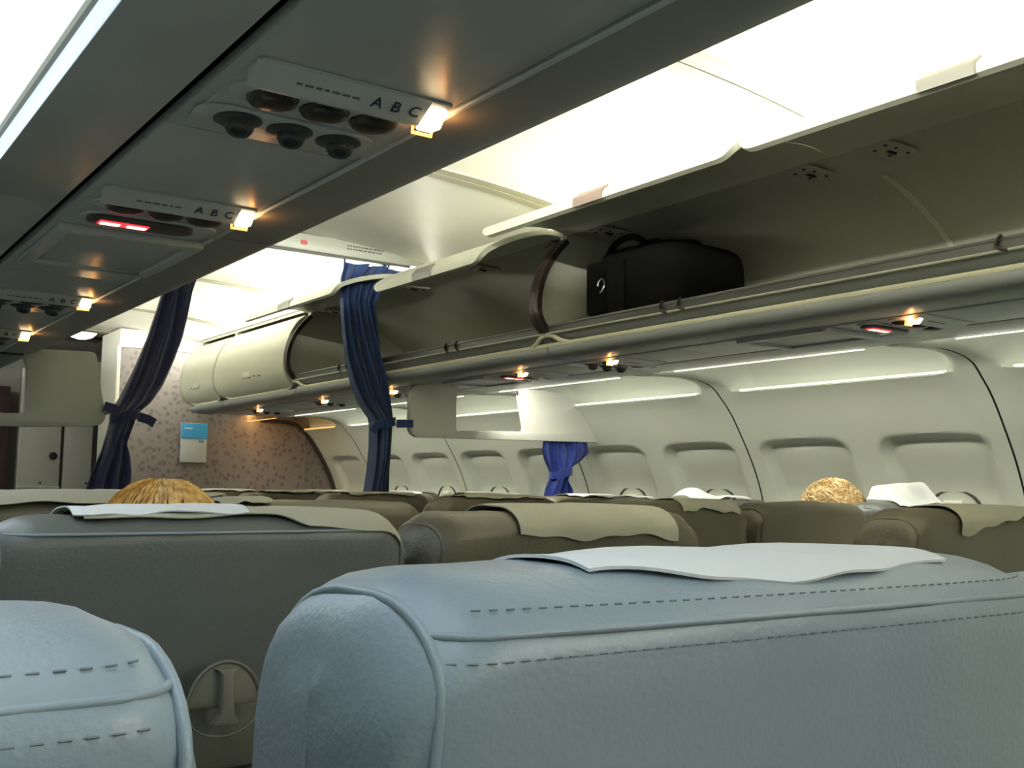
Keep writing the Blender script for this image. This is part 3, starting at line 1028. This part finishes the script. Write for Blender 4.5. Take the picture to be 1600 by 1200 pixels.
def head_surface(x, s, off=0.0, ztop=1.222):
    """point on the seat back: s runs 0..1 from low rear, over the top, to low front"""
    # corner rounding in x
    rx, sh = (END['rx'][0], END['sh'][0]) if x < 0 else (END['rx'][1], END['sh'][1])
    k = max(0, abs(x) - (HW - rx)) / rx
    k = min(1, k)
    shrink = 1 - math.sqrt(max(0, 1 - k * k))
    zt = ztop - shrink * sh - .006 * (x / HW) ** 2
    ry, rz = RY + off, RZ + off
    y0, y1 = shrink * .016 - off, TH - shrink * .016 + off
    zc, zlow = zt - RZ, .52
    La = zc - zlow
    lens = [La, PI / 2 * .05, max(.001, (y1 - y0) - 2 * ry), PI / 2 * .05, La]
    T = sum(lens)
    d = s * T
    if d < lens[0]:
        p = (y0, zlow + d)
    elif d < sum(lens[:2]):
        a = (d - lens[0]) / lens[1] * PI / 2
        p = (y0 + ry - ry * math.cos(a), zc + rz * math.sin(a))
    elif d < sum(lens[:3]):
        p = (y0 + ry + (d - sum(lens[:2])), zc + rz)
    elif d < sum(lens[:4]):
        a = (d - sum(lens[:3])) / lens[3] * PI / 2
        p = (y1 - ry + ry * math.sin(a), zc + rz * math.cos(a))
    else:
        p = (y1, zc - (d - sum(lens[:4])))
    y, z = p
    return Vector((x, y + .13 * (1.19 - z), z))


def s_at_z(x, z):
    lo, hi = 0.0, .5
    for _ in range(30):
        m_ = (lo + hi) / 2
        if head_surface(x, m_).z < z: lo = m_
        else: hi = m_
    return lo


def sparams():
    La = 1.222 - RZ - .52
    lens = [La, PI / 2 * .05, max(.001, TH - 2 * RY), PI / 2 * .05, La]
    T = sum(lens)
    ss = []
    n = [10, 7, 4, 7, 8]
    acc = 0
    for L, k in zip(lens, n):
        for i in range(k):
            t = i / k
            if L == La and acc == 0: t = 1 - (1 - t) ** 1.6
            if L == La and acc > 0: t = t ** 1.6
            ss.append((acc + L * t) / T)
        acc += L
    ss.append(1.0)
    return ss, T, lens


SS, ST, SL = sparams()
S_TOP0 = SL[0] / ST                                 # start of rear rounding
S_CREST = (sum(SL[:2]) + SL[2] / 2) / ST


def seat_back_mesh(seed, mt, dense=1, wr=.004):
    xs = []
    for k in range(9): xs.append(-HW + RX * (1 - math.cos(k / 8 * PI / 2)) if k else -HW)
    nmid = 14 * dense
    for k in range(1, nmid): xs.append(-(HW - RX) + 2 * (HW - RX) * k / nmid)
    for k in range(9): xs.append(HW - RX * (1 - math.cos((8 - k) / 8 * PI / 2)))
    xs = sorted(set(round(x, 6) for x in xs))
    off = Vector((seed * 3.7, seed * 1.3, seed * 2.1))
    rings = []
    for x in xs:
        row = []
        for s in SS:
            p = head_surface(x, s)
            d = noise.noise(p * 7 + off) * wr + noise.noise(p * 18 + off) * wr * .35
            d += max(0, abs(x) - .13) / .1 * noise.noise(p * 30 + off) * wr * .8
            c = Vector((x * .8, TH / 2 + .13 * (1.19 - p.z), min(p.z, 1.17)))
            nrm = (p - c)
            if nrm.length > 1e-6: nrm.normalize()
            row.append(p + nrm * d)
        rings.append(row)

    def capring(row, f, dx):
        my = sum(p.y for p in row) / len(row)
        return [Vector((p.x + dx, TH / 2 + .13 * (1.19 - p.z) + (p.y - TH / 2 - .13 * (1.19 - p.z)) * f, p.z - (1 - f) * .012)) for p in row]
    rings = [capring(rings[0], f, -.004 * (1 - f)) for f in (.05, .4, .75)] + rings + [capring(rings[-1], f, .004 * (1 - f)) for f in (.75, .4, .05)]
    m = MB()
    m.loft(rings, True, True)
    return m.mesh('backrest', mt, angle=75)


def cover_mesh(x0, x1, rear, front, seed, mt, off=.0075, wav=.006, lift=None, thick=.0015):
    """cloth over the crest; rear(u) = how far it hangs down the back, measured along the surface from the crest"""
    rnd = random.Random(seed)
    ph = [rnd.uniform(0, 6.28) for _ in range(4)]
    m = MB()

    def fn(u, v):
        x = x0 + (x1 - x0) * u
        dr = rear(u) + wav * math.sin(9 * u + ph[0]) + wav * .5 * math.sin(23 * u + ph[1])
        sl = S_CREST - dr / ST
        sh = S_CREST + front / ST
        s = sl + (sh - sl) * v
        o = off + .0012 * math.sin(14 * u + 9 * v + ph[2])
        p = head_surface(max(-HW + .004, min(HW - .004, x)), s, o)
        if lift: p = lift(u, v, p)
        return p
    m.grid(40, 22, fn)
    return m.mesh('headrest_cover', mt, solid=thick, angle=80)


shared = {}


def seat_common():
    d = {}
    d['cushion'] = superbox(.225, .235, .065, .35, 24, 14, lambda p: p + Vector((0, .36, .40))).mesh('seat_cushion', 'leather')
    d['shell'] = MB().box((0, .05, .80), (.40, .02, .40), Matrix.Rotation(-.13, 3, 'X')).mesh('seat_shell', 'seat_plastic', bevel=.006)
    d['tray_low'] = MB().box((0, .0335, .80), (.43, .022, .30), Matrix.Rotation(.13, 3, 'X')).mesh('tray_bezel', 'seat_plastic', bevel=.004)
    d['tray'] = MB().box((0, .0085, .988), (.43, .022, .072), Matrix.Rotation(.13, 3, 'X')).mesh('tray_table', 'seat_plastic', bevel=.006)
    m = MB()
    pts = [(.0, 0)]
    half = [(.045 * math.cos(a), .052 * math.sin(a)) for a in [PI * k / 16 for k in range(17)]]
    m.prism([(x, -.006, z) for x, z in half], (0, -.005, 0))
    d['plate'] = m.mesh('latch_plate', 'seat_plastic', bevel=.002)
    rim = MB()
    rim.tube([(.046 * math.cos(a), -.011, .053 * math.sin(a)) for a in [PI * k / 20 for k in range(21)]], .0025, 6)
    rim.tube([(.046 * math.cos(a), -.008, -.003 - .034 * math.sin(a)) for a in [PI * k / 20 for k in range(21)]], .0018, 6)
    d['rim'] = rim.mesh('latch_rim', 'seat_plastic')
    h = MB()
    h.loft([[(-w_, y, z), (w_, y, z), (w_ * .8, y - .010, z), (-w_ * .8, y - .010, z)] for w_, y, z in
            ((.016, -.010, .046), (.010, -.012, .040), (.009, -.013, .005), (.010, -.013, -.008), (.018, -.012, -.018), (.019, -.011, -.022))])
    d['handle'] = h.mesh('latch_handle', 'seat_plastic', bevel=.002)
    d['arm'] = MB().box((0, .30, .615), (.045, .40, .035)).mesh('armrest', 'grey_dark', bevel=.012)
    d['armpost'] = MB().box((0, .12, .50), (.035, .05, .24)).mesh('armrest_post', 'grey_dark', bevel=.008)
    d['leg_f'] = MB().tube([(0, .52, .34), (0, .50, .005)], .016, 8).mesh('leg', 'metal_rail')
    d['leg_r'] = MB().tube([(0, .22, .34), (0, .12, .005)], .016, 8).mesh('leg', 'metal_rail')
    return d


SC = seat_common()


def link(me, name, parent, loc=(0, 0, 0)):
    o = bpy.data.objects.new(name, me)
    o.location = loc
    COL.objects.link(o)
    o.parent = parent
    return o


SX = {'A': -1.490, 'B': -.975, 'C': -.487, 'D': .487, 'E': .985, 'F': 1.495}


def make_seat(col, row, label, mt='leather', detail=0, dz=0, yaw=0, tilt=0, rx=(.044, .044), sh=(.046, .046)):
    END['rx'], END['sh'] = rx, sh
    y = .30 + .78 * (row - 1)
    e = empty('aircraft_seat', (SX[col], y, dz), label=label, cat='seat', group='grey leather aircraft seats in rows')
    e.rotation_euler = (0, tilt, yaw)
    e.location.x -= 1.2 * math.sin(tilt)
    seed = row * 7 + ord(col)
    link(seat_back_mesh(seed, mt, 2 if detail else 1, .0035 if detail else .0065), 'backrest', e)
    if detail or row <= 3:
        key = ('pipe', mt, rx)
        if key not in shared:
            pp = []
            for sx in (-1, 1):
                mm = MB()
                xx = sx * (HW - .012)
                mm.tube([head_surface(xx, s, .0010) for s in SS], .0022, 10)
                pp.append(mm.mesh('piping', mt))
            shared[key] = pp
        for pm in shared[key]: link(pm, 'piping', e)
    if detail:
        key = ('seam', rx)
        if key not in shared:
            zs = 1.1995
            xs = [x for x in [-(HW - .012) + 2 * (HW - .012) * k / 90 for k in range(91)] if head_surface(x, S_CREST).z > zs + .006]
            mm = MB()
            mm.tube([head_surface(x, s_at_z(x, zs), .0003) for x in xs], .0016, 10)
            st = MB()
            for dz_ in (-.0085, .0075):
                x = -(HW - .014)
                while x < HW - .022:
                    if head_surface(x, S_CREST).z > zs + dz_ + .008:
                        p = head_surface(x, s_at_z(x, zs + dz_), .0012)
                        q = head_surface(x + .0034, s_at_z(x + .0034, zs + dz_), .0012)
                        st.tube([p, q], .0004, 4)
                    x += .0070
            shared[key] = (mm.mesh('seam', 'leather_blue'), st.mesh('stitching', 'stitch'))
        link(shared[key][0], 'seam', e)
    if detail > 1:
        o = link(shared[key][1], 'stitching', e)
        o['kind'] = 'stuff'
    link(SC['cushion'], 'seat_cushion', e)
    tr = link(SC['tray'], 'tray_table', e, (0, .018, 0))
    link(SC['tray_low'], 'tray_bezel', e, (0, .018, 0))
    if row <= 3:
        lt = link(SC['plate'], 'tray_latch', e, (0, -.002, 1.024))
        lt.scale = (.84, 1, .84)
        link(SC['rim'], 'latch_rim', lt)
        link(SC['handle'], 'latch_handle', lt)
    link(SC['arm'], 'armrest', e, (-.25, 0, 0))
    link(SC['armpost'], 'armrest_post', e, (-.25, 0, 0))
    for sx in (-.16, .16):
        link(SC['leg_f'], 'leg', e, (sx, 0, 0))
        link(SC['leg_r'], 'leg', e, (sx, 0, 0))
    return e


def cover(e, x0, x1, rear, front=.10, seed=1, mt='cloth_beige', label=None, **kw):
    o = link(cover_mesh(x0, x1, rear, front, seed, mt, **kw), 'headrest_cover', e)
    if label: o['label'] = label
    return o


# row 1: the big seat backs right in front of the viewer
s = make_seat('A', 1, 'blue-grey leather seat back cut off by the left edge, nearest the viewer', 'leather_blue', 2, dz=-.009, rx=(.036, .036), sh=(.036, .036))
s = make_seat('B', 1, 'largest blue-grey leather seat back in front, with a white paper cover on top', 'leather_blue', 2, dz=-.002, tilt=.006, rx=(.034, .10), sh=(.030, .046))


def lift1(u, v, p):
    d = math.hypot((u - .13) / .09, (v - .0) / .35)
    return p + Vector((0, 0, .003)) * max(0, 1 - d)


cover(s, -.13, .105, lambda u: .056 - .022 * abs(u - .42) - .014 * sstep(.25, .0, u), .10, 11, 'cloth_white', wav=.002, off=.0018)
s = make_seat('C', 1, 'blue-grey leather seat back just showing at the right edge beside the biggest seat', 'leather_blue', 2, dz=-.02)

# row 2
s = make_seat('B', 2, 'dark grey leather seat with tray latch, seen between the two nearest seat backs', 'leather', 1)
cover(s, -.14, .222, lambda u: .050 + .022 * sstep(.55, .66, u), .10, 22, 'cloth_beige', wav=.003, off=.004)
cover(s, -.15, .03, lambda u: .046, .09, 23, 'cloth_white', wav=.0025, off=.006)
s = make_seat('C', 2, 'grey leather aisle seat whose beige cover hangs down its back, left of centre', 'leather_side')
cover(s, -.11, .165, lambda u: .095 + .004 * u, .10, 24, 'cloth_beige', wav=.004)
s = make_seat('D', 2, 'taupe seat with ragged beige cover at the right edge, across the aisle', 'leather_side')
cover(s, -.10, .19, lambda u: .088 + .02 * math.sin(5 * u + 1), .10, 25, 'cloth_beige', wav=.006)
# row 3
s = make_seat('B', 3, 'seat in front of the golden haired passenger, beige cover at the left edge', 'leather_side')
cover(s, -.20, .20, lambda u: .065, .10, 31, 'cloth_beige', wav=.003, off=.016)
s = make_seat('C', 3, 'aisle seat behind the seat with beige cover, half hidden left of centre', 'leather_side')
cover(s, -.2, -.10, lambda u: .05, .10, 32, 'cloth_beige', wav=.003)
s = make_seat('D', 3, 'aisle side seat with a scalloped beige cover, centre right', 'leather_side')
cover(s, -.02, .18, lambda u: .088 - .022 * math.exp(-((u - .42) / .16) ** 2), .10, 33, 'cloth_beige', wav=.005)
s = make_seat('E', 3, 'bare taupe middle seat directly in front of the pale blond hair', 'leather_side')
s = make_seat('F', 3, 'window side seat with a white cover standing up on its top', 'leather')


def lift3(u, v, p):
    k = sstep(.95, .35, v) * sstep(0, .12, u) * sstep(1.02, .9, u)
    base = Vector((p.x, p.y, p.z))
    h = .055 * sstep(.15, .75, v) * sstep(-.02, .14, u)
    return base + Vector((0, .02 * v, h * (.75 + .25 * u)))


cover(s, -.13, .11, lambda u: .062 + .012 * math.sin(6 * u), .035, 34, 'cloth_white', wav=.004, lift=lift3)
# row 4
s = make_seat('B', 4, 'seat far left behind the golden hair, fourth row on the near side', 'leather_side')
s = make_seat('C', 4, 'low aisle seat right of the golden hair, fourth row on the near side', 'leather_side')
cover(s, -.10, .10, lambda u: .05, .1, 41)
s = make_seat('D', 4, 'wide seat with thin beige cover under the far divider, fourth row', 'leather_side')
cover(s, -.13, .17, lambda u: .05, .1, 42)
s = make_seat('E', 4, 'seat just right of the royal blue curtain knot, white cover edge on top', 'leather_side')
cover(s, -.10, .14, lambda u: .035, .1, 43, 'cloth_white')
s = make_seat('F', 4, 'window seat of the fourth row with a crumpled white cover', 'leather')
cover(s, -.19, .11, lambda u: .045 + .015 * math.sin(7 * u), .06, 44, 'cloth_white', wav=.006,
      lift=lambda u, v, p: p + Vector((0, 0, .026 * math.exp(-((u - .22) / .2) ** 2) * sstep(0, .5, v) + .008 * math.sin(9 * u) * v)))
# rows 5 to 7
far = {5: 'CDEF', 6: 'DEF', 7: 'DEF'}
words = {5: 'fifth', 6: 'sixth', 7: 'seventh'}
pos = {'C': 'near side aisle seat', 'D': 'far side aisle seat', 'E': 'far side middle seat', 'F': 'window seat'}
for r, cols in far.items():
    for c in cols:
        s = make_seat(c, r, 'distant grey %s in the %s row from the viewer' % (pos[c], words[r]), 'leather_side')
        cover(s, -.12, .15, lambda u: .045, .1, r * 9 + ord(c), 'cloth_beige' if (r + ord(c)) % 3 else 'cloth_white')


# ------------------------------------------------------------------ passengers
def make_person(label, x, y, ztop, hair, seed, fluffy, lean=0):
    e = empty('person', (x, y, .46), label=label, cat='person')
    H = ztop - .46
    hz = H - .115
    J = [((0, 0, .10), .13), ((0, -.02, .30), .12), ((0, -.03, .47), .125), ((0, -.02, hz - .16), .05), ((0, 0, hz - .06), .05),
         ((-.17, -.03, .46), .055), ((-.20, .03, .22), .042), ((-.17, .24, .17), .034),
         ((.17, -.03, .46), .055), ((.20, .03, .22), .042), ((.17, .24, .17), .034),
         ((-.09, .05, .09), .085), ((-.10, .42, .09), .06), ((-.10, .44, -.34), .045),
         ((.09, .05, .09), .085), ((.10, .42, .09), .06), ((.10, .44, -.34), .045)]
    E = [(0, 1), (1, 2), (2, 3), (3, 4), (2, 5), (5, 6), (6, 7), (2, 8), (8, 9), (9, 10), (0, 11), (11, 12), (12, 13), (0, 14), (14, 15), (15, 16)]
    me = bpy.data.meshes.new('body')
    me.from_pydata([j[0] for j in J], E, [])
    o = bpy.data.objects.new('body', me)
    COL.objects.link(o)
    o.parent = e
    sk = o.modifiers.new('skin', 'SKIN')
    for i, j in enumerate(J):
        me.skin_vertices[0].data[i].radius = (j[1], j[1])
        me.skin_vertices[0].data[i].use_root = (i == 0)
    sb = o.modifiers.new('sub', 'SUBSURF')
    sb.levels = sb.render_levels = 2
    me.materials.append(M['shirt'])
    # head with a face looking forward

    def hf(p):
        q = Vector(p)
        if q.y > 0 and q.z < 0: q.x *= 1 - .15 * min(1, -q.z / .1)
        if q.y > .06:
            q.y += .018 * math.exp(-(q.x / .014) ** 2 - ((q.z + .012) / .022) ** 2)
            q.y -= .008 * math.exp(-((abs(q.x) - .032) / .014) ** 2 - ((q.z - .012) / .012) ** 2)
            q.y += .004 * math.exp(-(q.x / .022) ** 2 - ((q.z + .05) / .006) ** 2)
        return q + Vector((0, .01, hz))
    hd = superbox(.076, .095, .112, 1.0, 48, 36, hf).build('head', 'skin', e)
    for sx in (-1, 1):
        superbox(.010, .018, .03, 1.0, 12, 8, lambda p: p + Vector((sx * .078, .0, hz - .01))).build('ear', 'skin', hd)
        superbox(.010, .006, .007, 1.0, 12, 8, lambda p: p + Vector((sx * .031, .092, hz + .012))).build('eye', 'handle_white', hd)
    rnd = random.Random(seed)
    hm = MB()

    def cap(u, v):
        a = 2 * PI * u
        b = PI / 2 * (1 - v) - .55 * v
        front = max(0, math.sin(a))
        if front > .3: b = max(b, .35 * (front - .3) / .7 * 1.2)
        d = Vector((math.cos(b) * math.cos(a), math.cos(b) * math.sin(a), math.sin(b)))
        n = noise.noise(Vector((d.x * 9, d.y * 9, d.z * 2)) + Vector((seed, 0, 0)))
        n2 = noise.noise(d * 5 + Vector((0, seed, 0)))
        k = 1.06 + (.05 * n + .05 * n2 if fluffy else .035 * n + .02 * n2)
        return Vector((d.x * .082 * k, d.y * .102 * k + .005, d.z * .108 * k + hz))
    hm.grid(72, 24, cap)
    # loose strands that follow the head
    N = 1100 if fluffy else 620
    for i in range(N):
        a = rnd.uniform(0, 2 * PI)
        if fluffy:
            b0 = rnd.uniform(-.2, 1.5)
            b1 = b0 - rnd.uniform(.10, .35)
        else:
            b0 = rnd.uniform(.35, 1.5)
            b1 = b0 - rnd.uniform(.35, .8)
        if math.sin(a) > .35: b1 = max(b1, .35)
        pts = []
        da = rnd.uniform(-.35, .35) * (2 if fluffy else .5)
        for k in range(5):
            t = k / 4
            b = b0 + (b1 - b0) * t
            aa = a + da * t
            rr = 1.075 + (rnd.uniform(.0, .09) if fluffy else .025 * math.sin(PI * t) + rnd.uniform(0, .012))
            pts.append(Vector((math.cos(b) * math.cos(aa) * .082 * rr, math.cos(b) * math.sin(aa) * .102 * rr + .005, math.sin(b) * .108 * rr + hz)))
        hm.tube(pts, [q_ * (.55 if fluffy else 1) for q_ in (.0022, .003, .003, .0022, .0006)], 3)
    hm.build('hair', hair, e, angle=80)
    e.rotation_euler = (0, lean, 0)
    return e


make_person('passenger with golden brown hair, head top showing above the seat at left', -.955, 1.36, 1.253, 'hair_gold', 3, False)
make_person('passenger with fluffy pale blond hair, top of head showing by the window wall', 1.365, 2.10, 1.285, 'hair_blond', 9, True)
